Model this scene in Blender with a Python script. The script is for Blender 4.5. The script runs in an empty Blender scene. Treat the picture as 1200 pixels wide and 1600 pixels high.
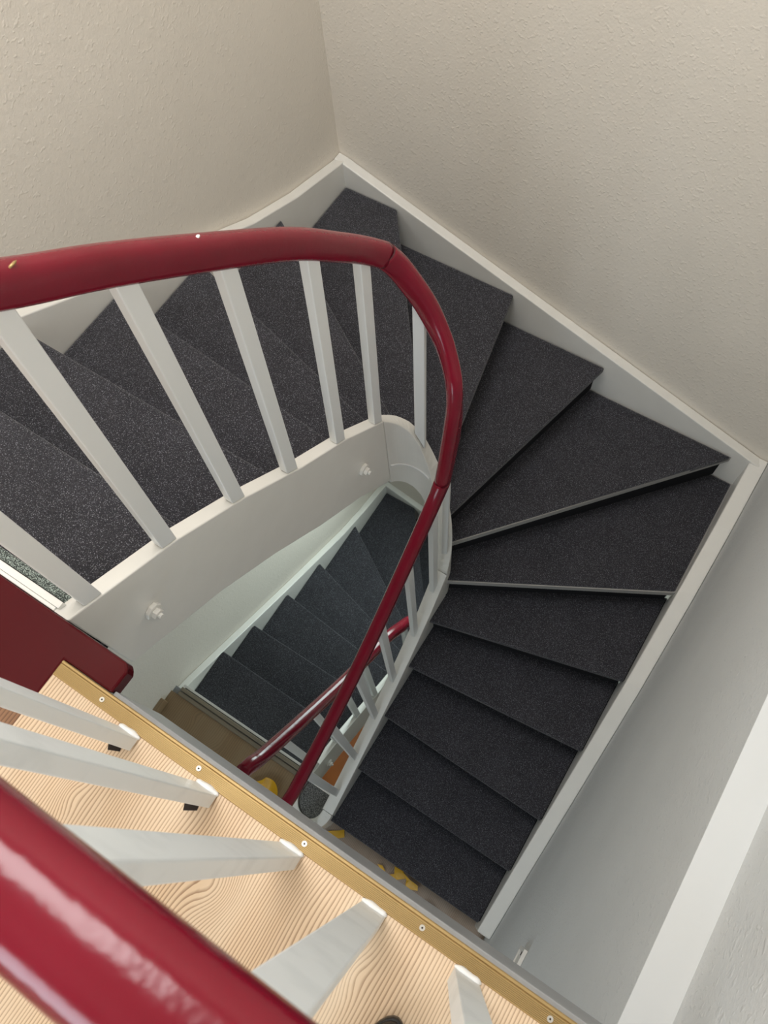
import bpy, bmesh, math, random
from mathutils import Matrix, Vector
random.seed(4)
S = bpy.context.scene
COL = S.collection
PI = math.pi
r = 0.178            # riser height
H = 16 * r           # storey height

# ------------------------------------------------------------------ camera
cam_d = bpy.data.cameras.new('camera')
cam = bpy.data.objects.new('camera', cam_d)
COL.objects.link(cam)
CAM_R = [[0.841617, -0.474681, 0.2576], [0.536864, 0.787248, -0.303344], [-0.058804, 0.393596, 0.917401]]
CAM_C = [0.51747, 0.07688, 1.25271]
M = Matrix.Identity(4)
for i in range(3):
    for j in range(3):
        M[i][j] = CAM_R[i][j]
    M[i][3] = CAM_C[i]
cam.matrix_world = M
cam_d.sensor_fit = 'VERTICAL'
cam_d.sensor_height = 36
cam_d.sensor_width = 27
cam_d.lens = 28.038
cam_d.clip_start = 0.02
cam_d.dof.use_dof = True
cam_d.dof.focus_distance = 1.75
cam_d.dof.aperture_fstop = 12.0
S.camera = cam

# ------------------------------------------------------------------ light
S.view_settings.view_transform = 'Standard'
S.view_settings.look = 'None'
S.view_settings.exposure = 0.0
S.view_settings.gamma = 1.0
S.view_settings.use_curve_mapping = False
try:
    S.cycles.use_denoising = True
    S.cycles.max_bounces = 10
    S.cycles.diffuse_bounces = 6
except Exception:
    pass
W = bpy.data.worlds.new('sky'); S.world = W; W.use_nodes = True
W.node_tree.nodes['Background'].inputs[0].default_value = (0.72, 0.82, 1.0, 1)
W.node_tree.nodes['Background'].inputs[1].default_value = 1.0

def area(name, loc, direction, sx, sy, power, color):
    l = bpy.data.lights.new(name, 'AREA'); l.shape = 'RECTANGLE'
    l.size, l.size_y, l.energy, l.color = sx, sy, power, color
    o = bpy.data.objects.new(name, l); COL.objects.link(o)
    o.location = loc
    o.rotation_euler = Vector(direction).to_track_quat('-Z', 'Y').to_euler()
    return o
area('skylight_daylight', (-0.38, 0.74, 2.42), (0, 0, -1), 1.0, 1.1, 41, (1.0, 0.985, 0.955))
area('landing_window_daylight', (0.0, -1.68, 1.35), (0, 1, -0.15), 0.8, 0.9, 15, (0.84, 0.93, 1.0))
area('stair_window_daylight', (-0.32, 2.02, -2.62), (0, -1, -0.35), 0.74, 0.9, 20, (0.84, 1.0, 0.97))
area('hall_fill_light', (0.2, -1.66, -H + 1.45), (0, 1, -0.1), 0.8, 0.9, 10, (0.78, 0.90, 1.0))  # added fill for the lower hall and right wall, no window there
area('cellar_lamp_light', (-0.5, 0.6, -H - 0.75), (0, 0, -1), 0.3, 0.3, 6, (1.0, 0.8, 0.6))

# ------------------------------------------------------------------ materials
def new_mat(name, col, rough=0.5, metal=0.0, spec=0.5):
    m = bpy.data.materials.new(name); m.use_nodes = True
    b = m.node_tree.nodes['Principled BSDF']
    b.inputs['Base Color'].default_value = (*col, 1)
    b.inputs['Roughness'].default_value = rough
    b.inputs['Metallic'].default_value = metal
    b.inputs['Specular IOR Level'].default_value = spec
    return m
class NT:
    def __init__(s, m):
        s.n = m.node_tree.nodes; s.l = m.node_tree.links; s.b = s.n['Principled BSDF']
    def add(s, t, **kw):
        n = s.n.new(t)
        for k, v in kw.items():
            if k in n.inputs: n.inputs[k].default_value = v
            else: setattr(n, k, v)
        return n
    def coord(s, turn=True):
        o = s.add('ShaderNodeTexCoord').outputs['Object']
        if not turn: return o
        m = s.add('ShaderNodeMapping'); m.inputs['Rotation'].default_value = (0.61, 0.43, 0.27); m.inputs['Location'].default_value = (1.37, 2.11, 0.73)
        s.l.new(o, m.inputs[0]); return m.outputs[0]
    def noise(s, vec, scale, detail=2.0, rough=0.5, out='Fac'):
        n = s.add('ShaderNodeTexNoise', Scale=scale, Detail=detail, Roughness=rough)
        s.l.new(vec, n.inputs['Vector']); return n.outputs[out]
    def ramp(s, fac, stops):
        n = s.add('ShaderNodeValToRGB')
        e = n.color_ramp.elements
        while len(e) < len(stops): e.new(0.5)
        for el, (p, c) in zip(e, stops):
            el.position = p; el.color = (*c, 1) if len(c) == 3 else c
        s.l.new(fac, n.inputs[0]); return n.outputs[0]
    def math(s, op, a, b=None, c=None):
        n = s.add('ShaderNodeMath', operation=op)
        for i, v in enumerate((a, b, c)):
            if v is None: continue
            if isinstance(v, (int, float)): n.inputs[i].default_value = v
            else: s.l.new(v, n.inputs[i])
        return n.outputs[0]
    def bump(s, h, strength, dist):
        n = s.add('ShaderNodeBump', Strength=strength, Distance=dist)
        s.l.new(h, n.inputs['Height']); s.l.new(n.outputs[0], s.b.inputs['Normal'])
    def color(s, c): s.l.new(c, s.b.inputs['Base Color'])

def g(v): return (v, v, v)
# wall: ingrain-textured matt emulsion
m_wall = new_mat('wall_plaster', (0.80, 0.765, 0.70), 0.75, spec=0.3)
t = NT(m_wall); c = t.coord()
h1 = t.noise(c, 130, 3, 0.6); h2 = t.noise(c, 45, 2)
h3 = t.ramp(t.noise(c, 75, 1), [(0.60, g(0)), (0.70, g(1))])
t.bump(t.math('ADD', t.math('ADD', h1, h2), t.math('MULTIPLY', h3, 0.9)), 0.22, 0.003)
t.color(t.ramp(t.noise(c, 3, 2), [(0.3, (0.765, 0.708, 0.625)), (0.7, (0.79, 0.733, 0.65))]))
m_wall_shaded = m_wall.copy(); m_wall_shaded.name = 'shaded_wall_plaster'  # same plaster, cooler and dimmer light put into the grey
for n_ in m_wall_shaded.node_tree.nodes:
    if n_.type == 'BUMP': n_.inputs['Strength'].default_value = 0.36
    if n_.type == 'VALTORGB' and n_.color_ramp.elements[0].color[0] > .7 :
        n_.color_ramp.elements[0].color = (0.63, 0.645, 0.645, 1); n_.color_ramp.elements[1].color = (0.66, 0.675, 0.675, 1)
# white gloss paint
m_white = new_mat('white_gloss_paint', (0.84, 0.825, 0.78), 0.32)
t = NT(m_white); c = t.coord()
t.bump(t.noise(c, 60, 3), 0.12, 0.002)
t.color(t.ramp(t.noise(c, 14, 4), [(0.3, (0.79, 0.775, 0.73)), (0.7, (0.815, 0.80, 0.755))]))
# baluster paint (slightly cooler satin)
m_bal = new_mat('baluster_paint', (0.81, 0.82, 0.81), 0.38)
t = NT(m_bal); c = t.coord()
t.bump(t.noise(c, 90, 2), 0.08, 0.002)
m_bal_daylit = new_mat('daylit_baluster_paint', (0.76, 0.80, 0.815), 0.36)  # landing balusters: cool daylight tint put into the paint colour
t = NT(m_bal_daylit); c = t.coord()
t.bump(t.noise(c, 70, 3), 0.12, 0.002)
t.color(t.ramp(t.noise(c, 18, 4), [(0.25, (0.68, 0.72, 0.735)), (0.5, (0.77, 0.81, 0.825))]))
m_caulk = new_mat('white_caulk', (0.93, 0.93, 0.93), 0.35)
# carpet
def carpet(name, base, speck, lo, hi):
    m = new_mat(name, base, 0.95, spec=0.15)
    t = NT(m); c = t.coord()
    sp = t.noise(c, 430, 1, 0.5)
    big = t.noise(c, 9, 3, 0.6)
    mid = t.noise(c, 160, 2, 0.6)
    s = t.ramp(sp, [(lo, g(0)), (hi, g(1))])
    bc = t.ramp(t.math('ADD', t.math('MULTIPLY', big, 0.5), t.math('MULTIPLY', mid, 0.5)), [(0.3, tuple(v * 0.72 for v in base)), (0.7, tuple(v * 1.35 for v in base))])
    mx = t.add('ShaderNodeMix', data_type='RGBA')
    t.l.new(s, mx.inputs['Factor']); t.l.new(bc, mx.inputs['A'])
    mx.inputs['B'].default_value = (*speck, 1)
    t.color(mx.outputs['Result'])
    t.bump(t.math('ADD', sp, mid), 0.7, 0.003)
    t.b.inputs['Sheen Weight'].default_value = 0.25
    t.b.inputs['Sheen Roughness'].default_value = 0.5
    return m
m_carpet = carpet('charcoal_carpet', (0.029, 0.0285, 0.0345), (0.25, 0.25, 0.28), 0.585, 0.72)
m_carpet_cut = carpet('cut_carpet_edge', (0.05, 0.06, 0.055), (0.40, 0.47, 0.43), 0.48, 0.60)
m_carpet_grey = carpet('grey_loop_carpet', (0.045, 0.045, 0.046), (0.36, 0.36, 0.35), 0.48, 0.62)
m_board = new_mat('grey_tread_board', (0.34, 0.33, 0.315), 0.6)
m_riser_shade = new_mat('shade_riser_carpet', (0.018, 0.018, 0.02), 0.95, spec=0.1)  # risers and tread boards darkened, shade under the nosings put into the colour
# red lacquer
m_red = new_mat('red_lacquer', (0.18, 0.004, 0.015), 0.19, spec=0.42)
t = NT(m_red); c = t.coord()
t.bump(t.math('ADD', t.noise(c, 30, 3), t.math('MULTIPLY', t.noise(c, 120, 2), 0.25)), 0.16, 0.004)
t.color(t.ramp(t.noise(c, 12, 3), [(0.3, (0.165, 0.003, 0.014)), (0.7, (0.19, 0.004, 0.018))]))
m_redboard = new_mat('dark_red_floor_paint', (0.072, 0.003, 0.006), 0.14, spec=0.22)
t = NT(m_redboard); c = t.coord()
t.bump(t.noise(c, 25, 3), 0.10, 0.004)
m_joint = new_mat('dark_joint', (0.06, 0.004, 0.008), 0.6)
# gold anodised profile
m_gold = new_mat('gold_anodised', (0.47, 0.325, 0.14), 0.40, metal=0.6)
m_steel = new_mat('screw_steel', (0.75, 0.73, 0.68), 0.3, metal=0.9)
m_grey = new_mat('grey_fascia_paint', (0.40, 0.41, 0.42), 0.4)
t = NT(m_grey); c = t.coord(); t.bump(t.noise(c, 40, 3), 0.15, 0.003)
t.color(t.ramp(t.noise(c, 9, 4), [(0.3, (0.27, 0.278, 0.288)), (0.7, (0.325, 0.333, 0.342))]))
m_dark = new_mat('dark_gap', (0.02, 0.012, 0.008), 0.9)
m_black = new_mat('black_rubber', (0.008, 0.008, 0.009), 0.4)
m_yellow = new_mat('yellow_tape', (0.75, 0.42, 0.02), 0.35)
t = NT(m_yellow); c = t.coord(); t.bump(t.noise(c, 80, 3), 0.4, 0.004)
m_bronze = new_mat('brown_metal_trim', (0.30, 0.26, 0.20), 0.4, metal=0.6)
m_orange = new_mat('orange_wood', (0.62, 0.22, 0.04), 0.45)
t = NT(m_orange); c = t.coord()
t.color(t.ramp(t.noise(c, 6, 3), [(0.3, (0.40, 0.155, 0.025)), (0.7, (0.52, 0.21, 0.04))]))
m_sill = new_mat('ledge_paint', (0.72, 0.74, 0.745), 0.6)

# softwood: growth-ring field whose contours bend round the knots
def wood(name, knots, pale, dark, pitch, off=0.0, rough=0.5):
    m = new_mat(name, pale, rough, spec=0.35)
    t = NT(m); c = t.coord(False)
    sx = t.add('ShaderNodeSeparateXYZ'); t.l.new(c, sx.inputs[0]); X, Y = sx.outputs[0], sx.outputs[1]
    mp = t.add('ShaderNodeMapping'); mp.inputs['Scale'].default_value = (6, 1.0, 1); mp.inputs['Location'].default_value = (off, off * 1.7, 0)
    t.l.new(c, mp.inputs[0])
    wv = t.noise(mp.outputs[0], 1.0, 2, 0.5)
    mp2 = t.add('ShaderNodeMapping'); mp2.inputs['Scale'].default_value = (60, 8, 1); t.l.new(c, mp2.inputs[0])
    fine = t.noise(mp2.outputs[0], 1.0, 3, 0.6)
    F = t.math('ADD', X, t.math('MULTIPLY', wv, 0.042))
    F = t.math('ADD', F, t.math('MULTIPLY', fine, 0.0035))
    kn = None
    for kx, ky, a, sxx, syy in knots:
        dx = t.math('DIVIDE', t.math('SUBTRACT', X, kx), sxx)
        dy = t.math('DIVIDE', t.math('SUBTRACT', Y, ky), syy)
        d2 = t.math('ADD', t.math('MULTIPLY', dx, dx), t.math('MULTIPLY', dy, dy))
        e = t.math('EXPONENT', t.math('MULTIPLY', d2, -1.0))
        F = t.math('ADD', F, t.math('MULTIPLY', e, a))
    ph = t.math('FRACT', t.math('DIVIDE', F, pitch))
    # broad bands of tighter/darker latewood
    mp3 = t.add('ShaderNodeMapping'); mp3.inputs['Scale'].default_value = (9, 1.1, 1); mp3.inputs['Location'].default_value = (off + 3, 1, 0); t.l.new(c, mp3.inputs[0])
    band = t.noise(mp3.outputs[0], 1.0, 2, 0.5)
    line = t.ramp(ph, [(0.0, g(0)), (0.50, g(0.04)), (0.82, g(0.8)), (0.93, g(1)), (1.0, g(0))])
    amt = t.ramp(band, [(0.35, g(0.5)), (0.62, g(1.0))])
    k = t.math('MULTIPLY', line, amt)
    mx = t.add('ShaderNodeMix', data_type='RGBA')
    t.l.new(k, mx.inputs['Factor'])
    t.l.new(t.ramp(band, [(0.3, pale), (0.75, tuple(p * q for p, q in zip(pale, (0.88, 0.76, 0.64))))]), mx.inputs['A'])
    mx.inputs['B'].default_value = (*dark, 1)
    t.color(mx.outputs['Result'])
    t.bump(line, 0.22, 0.0015)
    return m
KN = [(0.007, -0.148, .014, .020, .030), (0.278, -0.131, -.028, .032, .040), (0.499, -0.113, .013, .020, .032), (0.215, -0.075, -.009, .03, .05), (0.39, -0.085, .010, .035, .08), (0.62, -0.20, -.012, .03, .06), (0.40, -0.30, .012, .04, .1), (0.10, -.09, .008, .03, .07)]
m_wood = wood('pale_larch', KN, (0.79, 0.64, 0.47), (0.31, 0.18, 0.10), 0.0054, 0.3, 0.45)
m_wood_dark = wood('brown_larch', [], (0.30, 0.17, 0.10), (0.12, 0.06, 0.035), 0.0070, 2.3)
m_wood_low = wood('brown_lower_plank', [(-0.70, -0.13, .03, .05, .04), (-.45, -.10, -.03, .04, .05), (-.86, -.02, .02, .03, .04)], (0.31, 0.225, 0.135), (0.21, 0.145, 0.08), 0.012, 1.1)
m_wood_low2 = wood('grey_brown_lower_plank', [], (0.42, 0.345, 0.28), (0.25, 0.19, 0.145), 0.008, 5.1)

# ------------------------------------------------------------------ mesh helpers
def link(name, me, mat, parent=None, smooth=False, bevel=0.0, kind=None):
    o = bpy.data.objects.new(name, me); COL.objects.link(o)
    if mat:
        for mm in (mat if isinstance(mat, (list, tuple)) else [mat]): me.materials.append(mm)
    if parent:
        o.parent = parent
        o.matrix_parent_inverse = Matrix.Translation(world_loc(parent)).inverted()
    if smooth:
        for p in me.polygons: p.use_smooth = True
    if bevel:
        b = o.modifiers.new('bevel', 'BEVEL'); b.width = bevel; b.segments = 2; b.limit_method = 'ANGLE'; b.angle_limit = math.radians(40)
        b.harden_normals = False
    if kind: o['kind'] = kind
    return o
def world_loc(o):
    v = Vector(o.location)
    return v if o.parent is None else v          # only empties carry a location
def mesh(name, verts, faces):
    me = bpy.data.meshes.new(name); me.from_pydata([tuple(v) for v in verts], [], faces); me.validate()
    bm = bmesh.new(); bm.from_mesh(me); bmesh.ops.recalc_face_normals(bm, faces=bm.faces); bm.to_mesh(me); bm.free()
    return me
def box(name, x0, x1, y0, y1, z0, z1, mat, parent=None, bevel=0.0, kind=None):
    v = [(x, y, z) for z in (z0, z1) for y in (y0, y1) for x in (x0, x1)]
    f = [(0, 2, 3, 1), (4, 5, 7, 6), (0, 1, 5, 4), (2, 6, 7, 3), (0, 4, 6, 2), (1, 3, 7, 5)]
    return link(name, mesh(name, v, f), mat, parent, bevel=bevel, kind=kind)
def prism(name, poly, z0, z1, mat, parent=None, bevel=0.0, kind=None, smooth=False):
    n = len(poly)
    v = [(x, y, z0) for x, y in poly] + [(x, y, z1) for x, y in poly]
    f = [tuple(range(n))[::-1], tuple(range(n, 2 * n))] + [(i, (i + 1) % n, n + (i + 1) % n, n + i) for i in range(n)]
    return link(name, mesh(name, v, f), mat, parent, bevel=bevel, kind=kind, smooth=smooth)
def extrude(name, poly, axis, a0, a1, mat, parent=None, bevel=0.0, kind=None):
    """poly in the two other axes, pushed along axis ('x': (y,z) ; 'y': (x,z))."""
    n = len(poly)
    mk = (lambda p, a: (a, p[0], p[1])) if axis == 'x' else (lambda p, a: (p[0], a, p[1]))
    v = [mk(p, a0) for p in poly] + [mk(p, a1) for p in poly]
    f = [tuple(range(n)), tuple(range(n, 2 * n))[::-1]] + [(i, n + i, n + (i + 1) % n, (i + 1) % n) for i in range(n)]
    return link(name, mesh(name, v, f), mat, parent, bevel=bevel, kind=kind)
def sweep(name, rings, mat, parent=None, smooth=True, bevel=0.0, close_ends=True):
    n = len(rings[0]); v = [p for R_ in rings for p in R_]; f = []
    for i in range(len(rings) - 1):
        for j in range(n):
            f.append((i * n + j, i * n + (j + 1) % n, (i + 1) * n + (j + 1) % n, (i + 1) * n + j))
    if close_ends: f += [tuple(range(n))[::-1], tuple(range((len(rings) - 1) * n, len(rings) * n))]
    return link(name, mesh(name, v, f), mat, parent, smooth=smooth, bevel=bevel)
def cyl(name, c, axis, rad, length, n, mat, parent=None, bevel=0.0, smooth=False):
    a = Vector(axis).normalized(); u = a.orthogonal().normalized(); w = a.cross(u); c = Vector(c)
    rings = [[c + a * s + (u * math.cos(2 * PI * k / n) + w * math.sin(2 * PI * k / n)) * rad for k in range(n)] for s in (0, length)]
    return sweep(name, rings, mat, parent, smooth=smooth, bevel=bevel)
def thing(name, label, cat, loc=(0, 0, 0), group=None):
    o = bpy.data.objects.new(name, None); COL.objects.link(o); o.location = loc
    o.empty_display_size = 0.1
    return tag(o, label, cat, group)
def tag(o, label, cat, group=None):
    o['label'] = label; o['category'] = cat
    if group: o['group'] = group
    return o
def interp(x, xs, ys):
    if x <= xs[0]: return ys[0] + (x - xs[0]) * (ys[1] - ys[0]) / (xs[1] - xs[0])
    for a, b, p, q in zip(xs, xs[1:], ys, ys[1:]):
        if x <= b: return p + (q - p) * (x - a) / (b - a)
    return ys[-1] + (x - xs[-1]) * (ys[-1] - ys[-2]) / (xs[-1] - xs[-2])
def catmull(P, n):
    P = [Vector(p) for p in P]; out = []
    for i in range(len(P) - 1):
        p0 = P[max(i - 1, 0)]; p1 = P[i]; p2 = P[i + 1]; p3 = P[min(i + 2, len(P) - 1)]
        if i == 0: p0 = p1 * 2 - p2
        if i == len(P) - 2: p3 = p2 * 2 - p1
        for k in range(n):
            u = k / n
            # centripetal-ish via uniform, points are placed evenly enough
            out.append(0.5 * ((2 * p1) + (p2 - p0) * u + (2 * p0 - 5 * p1 + 4 * p2 - p3) * u * u + (3 * p1 - p0 - 3 * p2 + p3) * u ** 3))
    out.append(P[-1]); return out

# ------------------------------------------------------------------ plan of the stairwell
XL, YB, XR = -1.0, 1.924, 0.822          # faces of the wall strings
WXL, WYB, WXR = -1.04, 1.964, 0.885      # wall planes
UX = 0.955                               # right wall above the ledge
LEDGE = -0.23
YF = -1.7                                # wall behind the photographer
CEIL = 2.40
CX, CY, RC = -0.092, 0.955, 0.106        # turn of the inner string
SLX, SRX = CX - RC, CX + RC

# ------------------------------------------------------------------ room shell
ZB = -2 * H - 0.02
box('wall_left', WXL - 0.15, WXL, YF, WYB + .15, ZB, CEIL + .2, m_wall, kind='structure')
def holed_wall(name, y0, y1, hx0, hx1, hz0, hz1, z1):
    w = bpy.data.objects.new(name, None); COL.objects.link(w); w['kind'] = 'structure'
    box('wall_panel', WXL, UX + .15, y0, y1, ZB, hz0, m_wall, w)
    box('wall_panel', WXL, UX + .15, y0, y1, hz1, z1, m_wall, w)
    box('wall_panel', WXL, hx0, y0, y1, hz0, hz1, m_wall, w)
    box('wall_panel', hx1, UX + .15, y0, y1, hz0, hz1, m_wall, w)
holed_wall('wall_back', WYB, WYB + .15, -0.70, 0.06, -3.08, -2.16, CEIL + .2)
wr = bpy.data.objects.new('wall_right', None); COL.objects.link(wr); wr['kind'] = 'structure'
box('lower_wall', WXR, UX + .15, YF, WYB, ZB, LEDGE - 0.004, m_wall_shaded, wr)
box('upper_wall', UX, UX + .15, YF, WYB, LEDGE, CEIL + .2, m_wall_shaded, wr)
box('ledge', WXR - .001, UX, YF, WYB, LEDGE - 0.004, LEDGE, m_sill, wr)
# front wall with the landing window
holed_wall('wall_front', YF - .15, YF, -0.42, 0.42, 0.88, 1.82, CEIL + .2)
# ceiling with the skylight opening
ce = bpy.data.objects.new('ceiling', None); COL.objects.link(ce); ce['kind'] = 'structure'
sx0, sx1, sy0, sy1 = -0.91, 0.15, 0.16, 1.32
box('ceiling_panel', WXL, sx0, YF, WYB, CEIL, CEIL + .15, m_wall, ce)
box('ceiling_panel', sx1, UX, YF, WYB, CEIL, CEIL + .15, m_wall, ce)
box('ceiling_panel', sx0, sx1, YF, sy0, CEIL, CEIL + .15, m_wall, ce)
box('ceiling_panel', sx0, sx1, sy1, WYB, CEIL, CEIL + .15, m_wall, ce)
def frame(name, cx, cy, cz, w, h, horizontal, t=.05):
    o = bpy.data.objects.new(name, None); COL.objects.link(o); o['kind'] = 'structure'
    for a0, a1, b0, b1 in ((-w/2, w/2, -h/2, -h/2 + t), (-w/2, w/2, h/2 - t, h/2), (-w/2, -w/2 + t, -h/2 + t, h/2 - t), (w/2 - t, w/2, -h/2 + t, h/2 - t)):
        if horizontal: box('window_frame', cx + a0, cx + a1, cy + b0, cy + b1, cz - .03, cz + .03, m_white, o)
        else: box('window_frame', cx + a0, cx + a1, cy - .03, cy + .03, cz + b0, cz + b1, m_white, o)
    return o
frame('window_1', (sx0 + sx1) / 2, (sy0 + sy1) / 2, CEIL + .12, sx1 - sx0, sy1 - sy0, True)
frame('window_2', 0.0, YF - .1, 1.35, .84, .94, False)
frame('window_3', -0.32, WYB + .10, -2.62, .76, .92, False)

# upper landing: wooden floor boards on a slab, grey fascia, gold edge profile
FT = 0.018
fl = bpy.data.objects.new('floor', None); COL.objects.link(fl); fl['kind'] = 'structure'
box('slab', WXL, UX if False else WXR, YF, -0.006, LEDGE - .004, -FT, m_grey, fl)
box('plank', -0.140, 0.780, YF, -0.024, -FT, 0, m_wood, fl)
box('plank', 0.7815, WXR, YF, -0.024, -FT, 0, m_wood, fl)
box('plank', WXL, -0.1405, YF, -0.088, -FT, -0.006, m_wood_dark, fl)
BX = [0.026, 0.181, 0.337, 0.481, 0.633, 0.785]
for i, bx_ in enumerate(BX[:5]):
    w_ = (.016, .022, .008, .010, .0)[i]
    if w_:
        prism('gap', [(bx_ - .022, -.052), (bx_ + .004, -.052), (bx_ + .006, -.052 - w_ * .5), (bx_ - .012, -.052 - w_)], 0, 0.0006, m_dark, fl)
f = box('trim_2', -0.0372, WXR, -0.006, 0.008, LEDGE - .004, -0.006, m_grey, kind='structure', bevel=.002)
# gold profile with fine ridges
tr = bpy.data.objects.new('trim_1', None); COL.objects.link(tr); tr['kind'] = 'structure'
prof = [(-0.026, 0.0)]
for k in range(9):
    y = -0.0245 + k * 0.0022
    prof += [(y, 0.0028), (y + .0012, 0.0028), (y + .0014, 0.0008), (y + .0021, 0.0008)]
prof += [(-0.003, 0.0028), (0.0, 0.0028), (0.0012, 0.0012), (0.0012, -0.006), (0.0002, -0.006), (0.0002, 0.0)]
extrude('edge_profile', prof, 'x', -0.139, WXR, m_gold, tr)
for sx_ in (-0.043, 0.153, 0.350, 0.551, 0.75):
    s = cyl('screw', (sx_, -0.0135, 0.0024), (0, 0, 1), 0.0042, 0.0012, 14, m_steel, tr)
    cyl('screw_recess', (sx_, -0.0135, 0.0036), (0, 0, 1), 0.0017, 0.0002, 4, m_dark, s)

# lower hall floor
f1 = bpy.data.objects.new('floor', None); COL.objects.link(f1); f1['kind'] = 'structure'
box('slab', WXL, -0.18, YF, 0.045, -H - .22, -H - FT, m_grey, f1)
box('slab', -0.18, WXR, YF, -0.03, -H - .22, -H - FT, m_grey, f1)
box('slab', -0.012, WXR, -0.03, 0.30, -H - .22, -H - FT, m_grey, f1)
x = WXL
for wd in (.40, .4545):
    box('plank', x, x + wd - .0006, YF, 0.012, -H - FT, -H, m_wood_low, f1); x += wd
x = -0.18
for wd in (.168, .40, .497):
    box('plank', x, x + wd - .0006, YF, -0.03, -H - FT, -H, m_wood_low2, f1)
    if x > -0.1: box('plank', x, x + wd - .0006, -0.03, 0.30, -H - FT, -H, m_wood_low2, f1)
    x += wd
t3 = bpy.data.objects.new('trim_3', None); COL.objects.link(t3); t3['kind'] = 'structure'
box('edge_rail', XL, -0.215, 0.013, 0.034, -H - .02, -H + .004, m_bronze, t3, bevel=.002)
box('edge_rail', XL, -0.215, 0.038, 0.058, -H - .02, -H + .008, m_bronze, t3, bevel=.003)
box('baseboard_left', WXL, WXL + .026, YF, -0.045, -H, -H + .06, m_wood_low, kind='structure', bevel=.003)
box('baseboard_right', WXR - .02, WXR, YF, -0.12, -H, -H + .07, m_white, kind='structure', bevel=.003)
# cellar floor, seen down the narrow well
f2 = box('floor', WXL, WXR, YF, WYB, ZB, -2 * H, m_orange, kind='structure')

# ------------------------------------------------------------------ nosing lines (outer end, inner end) of steps 1..15
def on_ring(x, y, rr=0.128):
    d = Vector((x - CX, y - CY)).normalized() * rr
    return (CX + d.x, CY + d.y)
NOS = {
 0: ((XL, 0.075), (SLX, 0.075)),
 1: ((XL, .330), (SLX, .315)), 2: ((XL, .559), (SLX, .553)), 3: ((XL, .843), (SLX, .762)), 4: ((XL, 1.150), (SLX, .928)),
 5: ((XL, 1.540), on_ring(-.222, 1.065)), 6: ((-.763, YB), on_ring(-.142, 1.135)), 7: ((-.245, YB), on_ring(-.079, 1.11)),
 8: ((.175, YB), on_ring(-.030, 1.06)), 9: ((.757, YB), on_ring(.010, 1.052)),
 10: ((XR, 1.380), (SRX, .945)), 11: ((XR, 1.014), (SRX, .816)), 12: ((XR, .722), (SRX, .646)),
 13: ((XR, .419), (SRX, .437)), 14: ((XR, .187), (SRX, .194)), 15: ((XR, -.060), (SRX, -.060)), 16: ((XR, -.3), (SRX, -.3))}
def shift(line, d):
    (ox, oy), (ix, iy) = line
    v = Vector((ix - ox, iy - oy)).normalized()
    n = Vector((-v.y, v.x))          # uphill side (points back towards the step above)
    return ((ox + n.x * d, oy + n.y * d), (ix + n.x * d, iy + n.y * d))
def uphill_sign(k):
    # make sure n points to the previous nosing
    a, b = NOS[k]; pa, pb = NOS[k - 1]
    v = Vector((b[0] - a[0], b[1] - a[1])).normalized(); n = Vector((-v.y, v.x))
    m0 = Vector(((pa[0] + pb[0]) / 2 - (a[0] + b[0]) / 2, (pa[1] + pb[1]) / 2 - (a[1] + b[1]) / 2))
    return 1 if n.dot(m0) > 0 else -1
def outer_pts(k):
    a = NOS[k - 1][0]; b = NOS[k][0]
    if k == 6: return [a, (XL, YB), b]
    if k == 10: return [a, (XR, YB), b]
    return [a, b]
def clampw(p, e):
    return (min(max(p[0], XL + e), XR - e), min(p[1], YB - e))
def tread_poly(k, front, back, side):
    """plan outline of tread k; front = setback of the front edge, back = how far it runs under the step above."""
    pts = outer_pts(k); s = uphill_sign(k)
    f0 = shift(NOS[k], s * front)
    sb = uphill_sign(k - 1) if k > 1 else s
    b0 = shift(NOS[k - 1], sb * back)
    def fix(p, wall):            # keep the ends on the string faces
        x_, y_ = p
        if wall == 'L': x_ = XL
        if wall == 'B': y_ = YB
        if wall == 'R': x_ = XR
        return (x_, y_)
    wall = lambda j: 'L' if j <= 5 else ('B' if j <= 9 else 'R')
    P = [fix(b0[0], wall(k - 1))] + [p for p in pts[1:-1]] + [fix(f0[0], wall(k))]
    P = [clampw(p, side) for p in P]
    return P + [f0[1], b0[1]]

# top of the inner string along its path: s -> (plan position, normal to the stair side, z top, depth, half width)
LY = [0.052, 0.288, 0.458, 0.622, 0.802, 0.955]; LZ = [-0.003, -0.142, -0.272, -0.418, -0.556, -0.702]
AT = [180, 142, 125, 106, 83, 64, 40, 25, 6, 0]; AZ = [-.702, -.79, -.84, -.92, -1.07, -1.24, -1.41, -1.51, -1.63, -1.68]
RY = [-.035, .194, .437, .648, .82, .955]; RZ = [-2.598, -2.442, -2.264, -2.080, -1.895, -1.70]
def st_left(y): return ((SLX, y), (-1, 0), interp(y, LY, LZ), 0.31 + 0.08 * max(0, min(1, y)), .017)
def st_arc(th):
    a = math.radians(th); z = interp(180 - th, [180 - q for q in AT], AZ)
    w = .017 + .010 * (180 - th) / 180
    return ((CX + RC * math.cos(a), CY + RC * math.sin(a)), (math.cos(a), math.sin(a)), z, .40 - .06 * (180 - th) / 180, w)
def st_right(y): return ((SRX, y), (1, 0), interp(y, RY, RZ), .30 if y > .3 else .30 - .0 * y, .027)
VX, VY = CX, -0.035            # volute at the foot
def st_foot(th):
    a = math.radians(th); u = -th / 180.0
    z0 = interp(VY, RY, RZ)
    z = z0 + (-H + 0.055 - z0) * min(1, u * 1.7) if u < .588 else -H + .055
    return ((VX + RC * math.cos(a), VY + RC * math.sin(a)), (math.cos(a), math.sin(a)), z, z + H + .001, .025)
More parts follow.
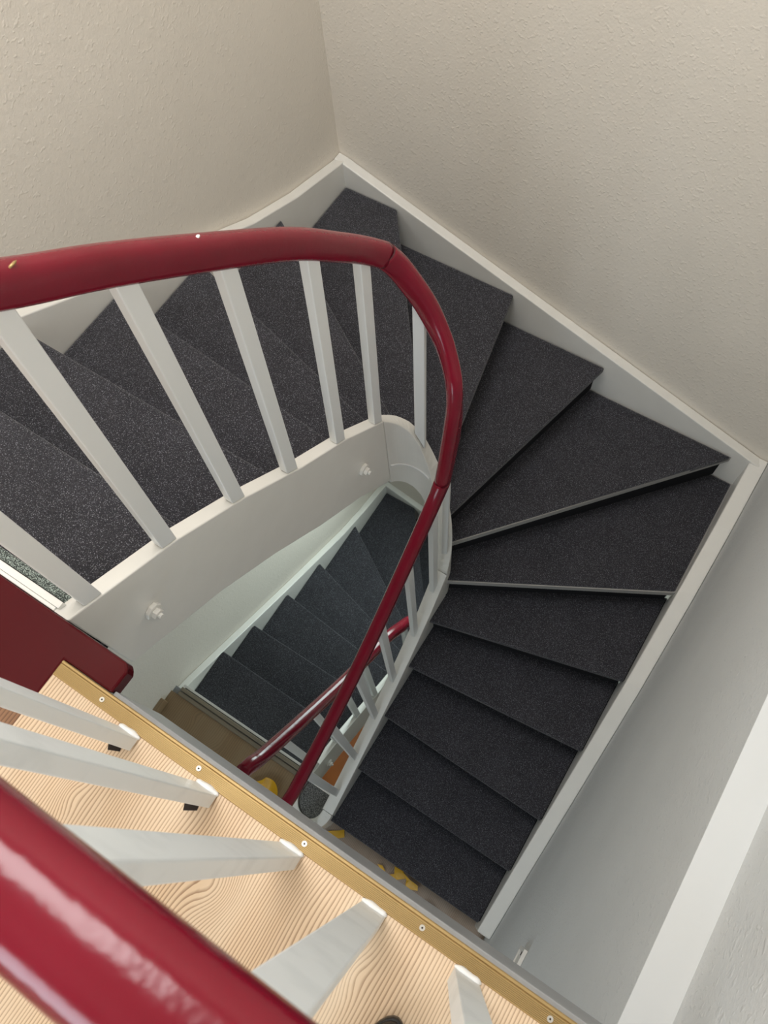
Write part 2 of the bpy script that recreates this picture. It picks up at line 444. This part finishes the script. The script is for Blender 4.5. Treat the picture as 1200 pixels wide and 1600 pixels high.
def string_rings(stations, floor=None):
    R_ = []
    for (x_, y_), (nx, ny), zt, dep, hw in stations:
        zb = zt - dep
        if floor is not None: zb = max(zb, floor)
        R_.append([(x_ + nx * hw, y_ + ny * hw, zt), (x_ - nx * hw, y_ - ny * hw, zt), (x_ - nx * hw, y_ - ny * hw, zb), (x_ + nx * hw, y_ + ny * hw, zb)])
    return R_
def lin(a, b, n): return [a + (b - a) * i / n for i in range(n + 1)]

# ------------------------------------------------------------------ staircase
ARCT = lin(178.5, 1, 30)
def make_stair(label):
    st = thing('staircase', label, 'staircase', (-.6, 0.2, -H))
    for k in range(1, 16):
        light = k in (9, 10)
        tb = prism('tread', tread_poly(k, .010 if not light else .0005, .045, 0.0), -k * r - .042, -k * r - (.008 if light else .0125), m_board if light else m_riser_shade, st)
        cpoly = tread_poly(k, .004 if light else 0.0, .043, .004)
        cp = prism('carpet', cpoly, -k * r - (.030 if light else .028), -k * r, m_carpet, tb, bevel=.006)
        # riser below this nosing, set back under the overhang
        s = uphill_sign(k); a, b = shift(NOS[k], s * .028), shift(NOS[k], s * .040)
        poly = [clampw(a[0], 0), a[1], b[1], clampw(b[0], 0)]
        prism('riser', poly, -(k + 1) * r, -k * r - .042, m_riser_shade, st)
    # cut pile edge of the uppermost carpet under the floor edge
    a = NOS[0]
    # topmost riser under the landing
    box('riser', XL, SLX - .01, 0.062, 0.074, -r, -0.002, m_white, st)
    cut = box('carpet_edge', XL + .01, -0.222, 0.075, 0.094, -r, -r + .022, m_carpet_cut, st, bevel=.005)
    cut['label'] = 'frayed pale green cut edge of the carpet'
    # wall strings
    lt = [(0.0, -.02), (.12, -.075), (.546, -.318), (.85, -.492), (1.15, -.655), (1.426, -.800), (1.65, -.885), (WYB - .0015, -.968)]
    extrude('wall_string', [p for p in lt] + [(y, z - .30) for y, z in lt[::-1]], 'x', WXL + .0015, XL, m_white, st, bevel=.004)
    bt = [(WXL + .0015, -.955), (XL, -.962), (XR, -1.578), (WXR - .0015, -1.598)]
    extrude('wall_string', [p for p in bt] + [(x_, z - .32) for x_, z in bt[::-1]], 'y', YB, WYB - .0015, m_white, st, bevel=.004)
    rt = [(WYB - .0015, -1.585), (1.65, -1.640), (1.37, -1.725), (1.0, -1.885), (.7, -2.075), (.42, -2.26), (.18, -2.42), (-.085, -2.575)]
    low = [(-.085, -H), (.1, -H), (.5, -2.62), (1.0, -2.28), (1.37, -2.06), (WYB - .0015, -1.93)]
    extrude('wall_string', [p for p in rt] + low, 'x', XR, WXR - .0015, m_white, st, bevel=.006)
    # inner string in three glued lengths
    sweep('inner_string', string_rings([st_left(y) for y in sorted(set(lin(.054, .955, 8) + LY[1:]))]), m_white, st, smooth=False, bevel=.003)
    sweep('turned_string', string_rings([st_arc(t_) for t_ in ARCT]), m_white, st, smooth=False, bevel=.003)
    sweep('inner_string', string_rings([st_right(y) for y in sorted(set(lin(.955, VY, 8) + RY), reverse=True) if y > VY - .001], -H), m_white, st, smooth=False, bevel=.003)
    sweep('string_foot', string_rings([st_foot(t_) for t_ in lin(-1, -180, 20)], -H), m_white, st, smooth=False, bevel=.004)
    # glued joint on the turned piece, its highlight painted as a white bead
    js = []
    for t_ in lin(174, 84, 12):
        (x_, y_), (nx, ny), zt, dp, hw = st_arc(t_)
        js.append((x_ - nx * hw, y_ - ny * hw, interp(180 - t_, [6, 96], [-0.99, -1.115]), nx, ny))
    sweep('joint_bead', [[(x_ - nx * .002, y_ - ny * .002, z - .003), (x_ - nx * .006, y_ - ny * .006, z), (x_ - nx * .002, y_ - ny * .002, z + .003), (x_ + nx * .002, y_ + ny * .002, z)] for x_, y_, z, nx, ny in js], m_caulk, st)
    # bolts through the string
    for y_, z_ in ((.156, -.236), (.834, -.79)):
        x0 = SLX + .017
        b_ = cyl('bolt', (x0, y_, z_), (1, 0, 0), .0195, .010, 8, m_white, st, bevel=.002)
        cyl('nut', (x0 + .010, y_, z_), (1, 0, 0), .0125, .011, 6, m_white, b_, bevel=.001)
        cyl('stud', (x0 + .021, y_, z_), (1, 0, 0), .006, .007, 10, m_white, b_, bevel=.001)
    # carpeted cap over the closed end of the well
    cap = [(VX + .076, VY + .062)] + [(VX + .076 * math.cos(math.radians(q)), VY + .076 * math.sin(math.radians(q))) for q in lin(0, -180, 18)] + [(VX - .076, VY + .062)]
    wc = prism('well_cap', cap, -H + .012, -H + .040, m_carpet_grey, st, bevel=.003)
    wc['label'] = 'half-round grey carpeted cap closing the end of the well'
    box('closing_board', SLX + .018, SRX - .028, VY + .062, VY + .074, -H - .22, -H + .058, m_white, st, bevel=.002)
    return st
stair = make_stair('upper charcoal carpeted winding staircase with white strings, rising to the wooden landing')

# rail and balusters
def rail_rings(P, w, h):
    R_ = []; n = 20
    for i, p in enumerate(P):
        t_ = (P[min(i + 1, len(P) - 1)] - P[max(i - 1, 0)]).normalized()
        side = t_.cross(Vector((0, 0, 1)))
        side = side.normalized() if side.length > 1e-4 else Vector((1, 0, 0))
        up = side.cross(t_)
        ring = []
        for k in range(n):
            a = 2 * PI * k / n; cx_, sy_ = math.cos(a), math.sin(a)
            ex = 0.8 if sy_ > 0 else 0.55
            px = math.copysign(abs(cx_) ** ex, cx_) * w / 2
            py = math.copysign(abs(sy_) ** (0.9 if sy_ > 0 else .55), sy_) * h / 2
            ring.append(p + side * px + up * py)
        R_.append(ring)
    return R_
def baluster(parent, x_, y_, ztop, zb, tang, wl=.034, wt=.022, lean=(0, 0), mat=None):
    """upright of rectangular section; zb(x,y) gives the surface it stands on."""
    tx, ty = tang; nx, ny = -ty, tx
    v = []
    cs = [(sa * wl / 2 * tx + sb * wt / 2 * nx, sa * wl / 2 * ty + sb * wt / 2 * ny) for sa, sb in ((-1, -1), (1, -1), (1, 1), (-1, 1))]
    for dx, dy in cs: v.append((x_ + dx, y_ + dy, zb(x_ + dx, y_ + dy) + .0015))
    for dx, dy in cs: v.append((x_ + dx + lean[0], y_ + dy + lean[1], ztop))
    f_ = [(0, 3, 2, 1), (4, 5, 6, 7)] + [(i, (i + 1) % 4, 4 + (i + 1) % 4, 4 + i) for i in range(4)]
    return link('baluster', mesh('baluster', v, f_), mat or m_bal, parent, bevel=.002)

def zarc(a, b):
    th = math.degrees(math.atan2(b - CY, a - CX)); return interp(180 - th, [180 - q for q in AT], AZ) + .013
RL = [(SLX, -.03, .84), (SLX, .10, .738), (SLX, .319, .557), (SLX, .433, .469), (SLX, .577, .349), (SLX, .772, .179), (SLX + .001, .90, .046), (-.193, .975, -.035), (-.18, 1.024, -.090)]
RARC = [(-.18, 1.024, -.090), (-.160, 1.046, -.140), (-.132, 1.060, -.200), (-.104, 1.067, -.255), (-.076, 1.068, -.315), (-.050, 1.061, -.360), (-.024, 1.046, -.405), (.001, 1.025, -.455), (.014, 1.007, -.54), (.0175, .990, -.64), (.018, .970, -.745), (.020, .942, -.85)]
RR = [(.020, .942, -.85), (.017, .90, -.915), (.015, .80, -1.02), (.015, .592, -1.20), (.015, .40, -1.345), (.015, .20, -1.47), (.015, .04, -1.55), (.015, -.02, -1.575), (.013, -.07, -1.580)]
RU = [(.013, -.07, -1.580), (-.005, -.125, -1.583), (-.05, -.165, -1.59), (-.095, -.178, -1.60), (-.14, -.168, -1.615), (-.180, -.138, -1.635), (-.197, -.105, -1.65)]
def resample(P, n): return catmull(P, n)
W_RAIL, H_RAIL = .043, .056
def railing(label, with_top=True):
    rl = thing('stair_railing', label, 'railing', (SRX, 0, -H))
    full = []
    for seg in (RL, RARC, RR, RU):
        P = catmull(seg, 6)
        sweep('handrail', rail_rings(P, W_RAIL, H_RAIL), m_red, rl)
    # dark glue joints
    for p, q in ((RL[-1], RARC[1]), (RARC[-1], RR[1])):
        a, b = Vector(p), Vector(q); d_ = (b - a).normalized()
        sweep('rail_joint', rail_rings([a - d_ * .0005, a + d_ * .0005], W_RAIL + .0006, H_RAIL + .0006), m_joint, rl)
    zl = lambda x_, y_: interp(y_, LY, LZ)
    for i, (yb, yt, zt) in enumerate(((.106, .112, .72), (.27, .295, .565), (.442, .452, .44), (.60, .622, .302), (.776, .812, .128), (.935, .962, -.03))):
        baluster(rl, SLX + .004, yb, zt, zl, (0, 1), lean=(0.0, yt - yb))
    # on the turn
    (x_, y_), (nx, ny), zt, dp, hw = st_arc(108)
    baluster(rl, x_, y_, -.262, zarc, (-ny, nx), lean=(.002, .012), wl=.030)
    (x_, y_), (nx, ny), zt2, dp, hw = st_arc(22)
    baluster(rl, x_, y_, -.60, zarc, (-ny, nx), wl=.030)
    zr = lambda x_, y_: interp(y_, RY, RZ)
    for yb in (.905, .752, .571, .411, .227, .056):
        zt = interp(yb, [q[1] for q in RR[::-1]], [q[2] for q in RR[::-1]]) - .01
        baluster(rl, .010, yb, zt, zr, (0, 1), wl=.032, wt=.020)
    (x_, y_), (nx, ny), zt3, dp, hw = st_foot(-52)
    baluster(rl, x_, y_, -1.60, lambda a, b: st_foot(math.degrees(math.atan2(b - VY, a - VX)))[2] + .004, (-ny, nx), wl=.032, wt=.020)
    return rl
rail = railing('long red handrail on white balusters winding down along the upper staircase')
# small paint losses on the red rail
def chip(parent, p, s, mat):
    bm = bmesh.new(); bmesh.ops.create_icosphere(bm, subdivisions=1, radius=1)
    for v in bm.verts: v.co = Vector((v.co.x * s[0], v.co.y * s[1], v.co.z * s[2])) + Vector(p)
    me = bpy.data.meshes.new('paint_chip'); bm.to_mesh(me); bm.free()
    return link('paint_chip', me, mat, parent, smooth=True)
chip(rail, (SLX + .006, .592, .3715), (.0035, .006, .0022), m_caulk)
chip(rail, (SLX + .012, .338, .575), (.0022, .010, .0020), m_gold)
chip(rail, (.037, .995, -.60), (.0018, .0018, .004), m_caulk)

# lower staircase and its railing: the same flight one storey down
def copy_tree(o, parent=None, skip=()):
    c_ = o.copy(); COL.objects.link(c_); c_.parent = parent
    c_.matrix_parent_inverse = o.matrix_parent_inverse.copy()
    for ch in list(o.children):
        if ch.name.split('.')[0] in skip: continue
        copy_tree(ch, c_, skip)
    return c_
kids = list(stair.children)
stair2 = copy_tree(stair, None, skip=('string_foot', 'well_cap', 'closing_board', 'carpet_edge', 'joint_bead'))
stair2.location = stair.location + Vector((0, 0, -H))
stair2['label'] = 'lower charcoal carpeted winding staircase seen through the well, below the lower hall floor'
rail2 = thing('stair_railing', 'short red handrail on white balusters seen deep in the stairwell, along the lower staircase', 'railing', (SLX, .05, -H))
RL2 = [(SLX, -.064, -1.678), (SLX, -.03, -1.715), (SLX, .02, -1.80), (SLX, .20, -2.02), (SLX, .455, -2.315), (SLX, .64, -2.49), (SLX, .81, -2.655), (SLX + .002, .90, -2.78), (-.196, .96, -2.87), (-.182, 1.02, -2.933)]
sweep('handrail', rail_rings(catmull(RL2, 6), .052, .066), m_red, rail2)
sweep('handrail', rail_rings(catmull([(x_, y_, z - H) for x_, y_, z in RARC], 6), .052, .066), m_red, rail2)
zl2 = lambda x_, y_: interp(y_, LY, LZ) - H
for yb in (.106, .27, .442, .60, .776, .935):
    zt = interp(yb, [q[1] for q in RL2], [q[2] for q in RL2]) - .005
    baluster(rail2, SLX + .004, yb, zt, zl2, (0, 1))
(x_, y_), (nx, ny), ztq, dp, hw = st_arc(112)
baluster(rail2, x_, y_, -.235 - H, lambda a, b: zarc(a, b) - H, (-ny, nx), wl=.03)

# ------------------------------------------------------------------ red painted board at the landing edge
def rounded(x0, x1, y0, y1, rad, corners):
    P = []
    for cx_, cy_, a0, key in ((x1, y1, 0, 'ne'), (x0, y1, 90, 'nw'), (x0, y0, 180, 'sw'), (x1, y0, 270, 'se')):
        if key in corners:
            ox = cx_ - rad if 'e' in key else cx_ + rad; oy = cy_ - rad if 'n' in key else cy_ + rad
            P += [(ox + rad * math.cos(math.radians(a0 + q)), oy + rad * math.sin(math.radians(a0 + q))) for q in (0, 30, 60, 90)]
        else: P.append((cx_, cy_))
    return P
P = [(-0.0385, .0016), (-0.0375, .040), (-.042, .047), (-.049, .0535), (XL + .002, .0535), (XL + .002, -.086), (-.1402, -.086), (-.1395, .0016)]
rb = prism('edge_board', P, -0.034, 0.0, m_redboard, None, bevel=.004)
tag(rb, 'dark red painted board at the landing edge, above the top of the left flight', 'board')
# thin white lath between the red board and the carpet
lath = box('edge_lath', XL, -0.2135, 0.0545, 0.0615, -0.03, -0.004, m_white, stair, bevel=.001)

# ------------------------------------------------------------------ landing railing in the foreground
lr = thing('landing_railing', 'red handrail on white balusters along the wooden landing, nearest the camera', 'railing', (.35, -.04, 0))
ZR = .885
sweep('handrail', rail_rings([Vector((q, -.030, ZR)) for q in lin(-.16, WXR + .068, 30)], .054, .052), m_red, lr)
for i, bx_ in enumerate(BX):
    b_ = baluster(lr, bx_, -.0405, ZR - .01, lambda a, b: 0.0, (1, 0), wl=.040, wt=.021, mat=m_bal_daylit)
    # squeezed-out caulk on the edge side of the foot
    bm = bmesh.new(); bmesh.ops.create_icosphere(bm, subdivisions=3, radius=1)
    rnd = random.Random(i)
    for v in bm.verts:
        k = 1 + .25 * math.sin(v.co.x * 7 + i) * .5
        v.co = Vector((math.copysign(abs(v.co.x) ** .7, v.co.x) * .0215 + bx_, v.co.y * .0055 * k - .0285, max(v.co.z, 0) * .011 * k + .0002))
    me = bpy.data.meshes.new('caulk'); bm.to_mesh(me); bm.free()
    link('caulk', me, m_caulk, b_, smooth=True)

# ------------------------------------------------------------------ small things
sw = thing('wall_switch', 'small white framed switch plate on the grey right wall, just beyond the landing edge', 'switch', (WXR, -.045, -1.49))
for a0, a1, b0, b1 in ((-.090, -.002, -1.448, -1.438), (-.090, -.002, -1.546, -1.536), (-.090, -.080, -1.536, -1.448), (-.012, -.002, -1.536, -1.448)):
    box('plate_frame', WXR - .013, WXR - .0012, a0, a1, b0, b1, m_white, sw)
box('rocker_switch', WXR - .010, WXR - .0012, -.066, -.026, -1.530, -1.462, m_white, sw, bevel=.002)
box('back_plate', WXR - .004, WXR - .0012, -.080, -.012, -1.536, -1.448, m_dark, sw)

def ribbon(name, pts, w, wdir, mat):
    """curled strip of tape: pts centreline, wdir per point."""
    P = catmull(pts, 6); D = catmull(wdir, 6); th = .0008
    rings = []
    for p, d_ in zip(P, D):
        d_ = d_.normalized() * w / 2; rings.append([p - d_, p + d_, p + d_ + Vector((0, 0, th)), p - d_ + Vector((0, 0, th))])
    return sweep(name, rings, mat, None, smooth=False)
zf = -H + .002
tp = ribbon('tape_scrap', [(-.40, -.165, zf + .001), (-.385, -.115, zf + .03), (-.36, -.10, zf + .018), (-.32, -.092, zf + .012), (-.285, -.105, zf + .03), (-.275, -.14, zf + .028), (-.30, -.175, zf + .002)], .06, [(.6, .8, .2), (.8, .3, .3), (0, 1, .3), (0, 1, .5), (.5, .5, .8), (.8, .1, .7), (.8, -.3, .2)], m_yellow)
tag(tp, 'curled yellow tape on the lower floor, between the two dark red rail ends', 'tape', 'yellow tape scraps')
tp = ribbon('tape_scrap', [(.02, -.150, zf), (.05, -.120, zf + .003), (.085, -.095, zf), (.105, -.078, zf + .002)], .035, [(.6, -.6, .1), (.6, -.7, 0), (.5, -.7, .1), (.5, -.7, 0)], m_yellow)
tag(tp, 'yellow tape strip under the rounded foot of the white string', 'tape', 'yellow tape scraps')
sc = thing('torn_tape', 'crumpled torn yellow tape with dark edges below the bottom step of the upper flight', 'tape', (.43, -.1, -H), 'yellow tape scraps')
for poly, z0 in (([(.385, -.070), (.43, -.066), (.455, -.088), (.425, -.112), (.405, -.135), (.375, -.120), (.400, -.098)], .004),
                 ([(.43, -.070), (.475, -.080), (.52, -.082), (.53, -.100), (.490, -.118), (.47, -.112), (.462, -.090)], .010),
                 ([(.31, -.105), (.335, -.098), (.36, -.112), (.35, -.122)], .003)):
    n = len(poly)
    v = [(x_, y_, zf + z0 + .006 * math.sin(37 * x_ + 53 * y_) ** 2) for x_, y_ in poly]
    v += [(a, b, c_ + .001) for a, b, c_ in v]
    link('tape_piece', mesh('tape_piece', v, [tuple(range(n))[::-1], tuple(range(n, 2 * n))] + [(i, (i + 1) % n, n + (i + 1) % n, n + i) for i in range(n)]), m_yellow, sc)
cb = catmull([(.555, -.175, zf + .006), (.565, -.135, zf + .006), (.60, -.118, zf + .007), (.64, -.128, zf + .006), (.665, -.165, zf + .006), (.655, -.21, zf + .006), (.60, -.23, zf + .006), (.56, -.21, zf + .006)], 6)
rings = []
for i, p in enumerate(cb):
    t_ = (cb[min(i + 1, len(cb) - 1)] - cb[max(i - 1, 0)]).normalized(); s_ = t_.cross(Vector((0, 0, 1)))
    rings.append([p + (s_ * math.cos(2 * PI * k / 8) + Vector((0, 0, 1)) * math.sin(2 * PI * k / 8)) * .0055 for k in range(8)])
tag(sweep('cable_loop', rings, m_black), 'black cable loop on the lower floor near the foot of the right wall', 'cable')

# toe of a black shoe at the lower edge of the picture
sh = thing('shoe', 'rounded black shoe toe on the pale wooden landing at the bottom edge', 'shoe', (.58, -.25, 0))
def shoe_rings(zs, grow):
    out = []
    for z, sc_ in zs:
        ring = []
        for k in range(28):
            a = 2 * PI * k / 28
            lx = .030 * sc_ * math.cos(a) * (1 if math.sin(a) > 0 else 1.0)
            ly = (.070 if math.sin(a) > 0 else .17) * sc_ * math.sin(a)
            ring.append((.580 + lx, -.191 + ly, z))
        out.append(ring)
    return out
sweep('sole', shoe_rings([(.0, .97), (.004, 1.0), (.020, 1.0), (.022, .97)], 0), m_black, sh)
sweep('upper', shoe_rings([(.022, .95), (.034, .94), (.046, .85), (.056, .68), (.062, .45), (.064, .1)], 0), m_black, sh)
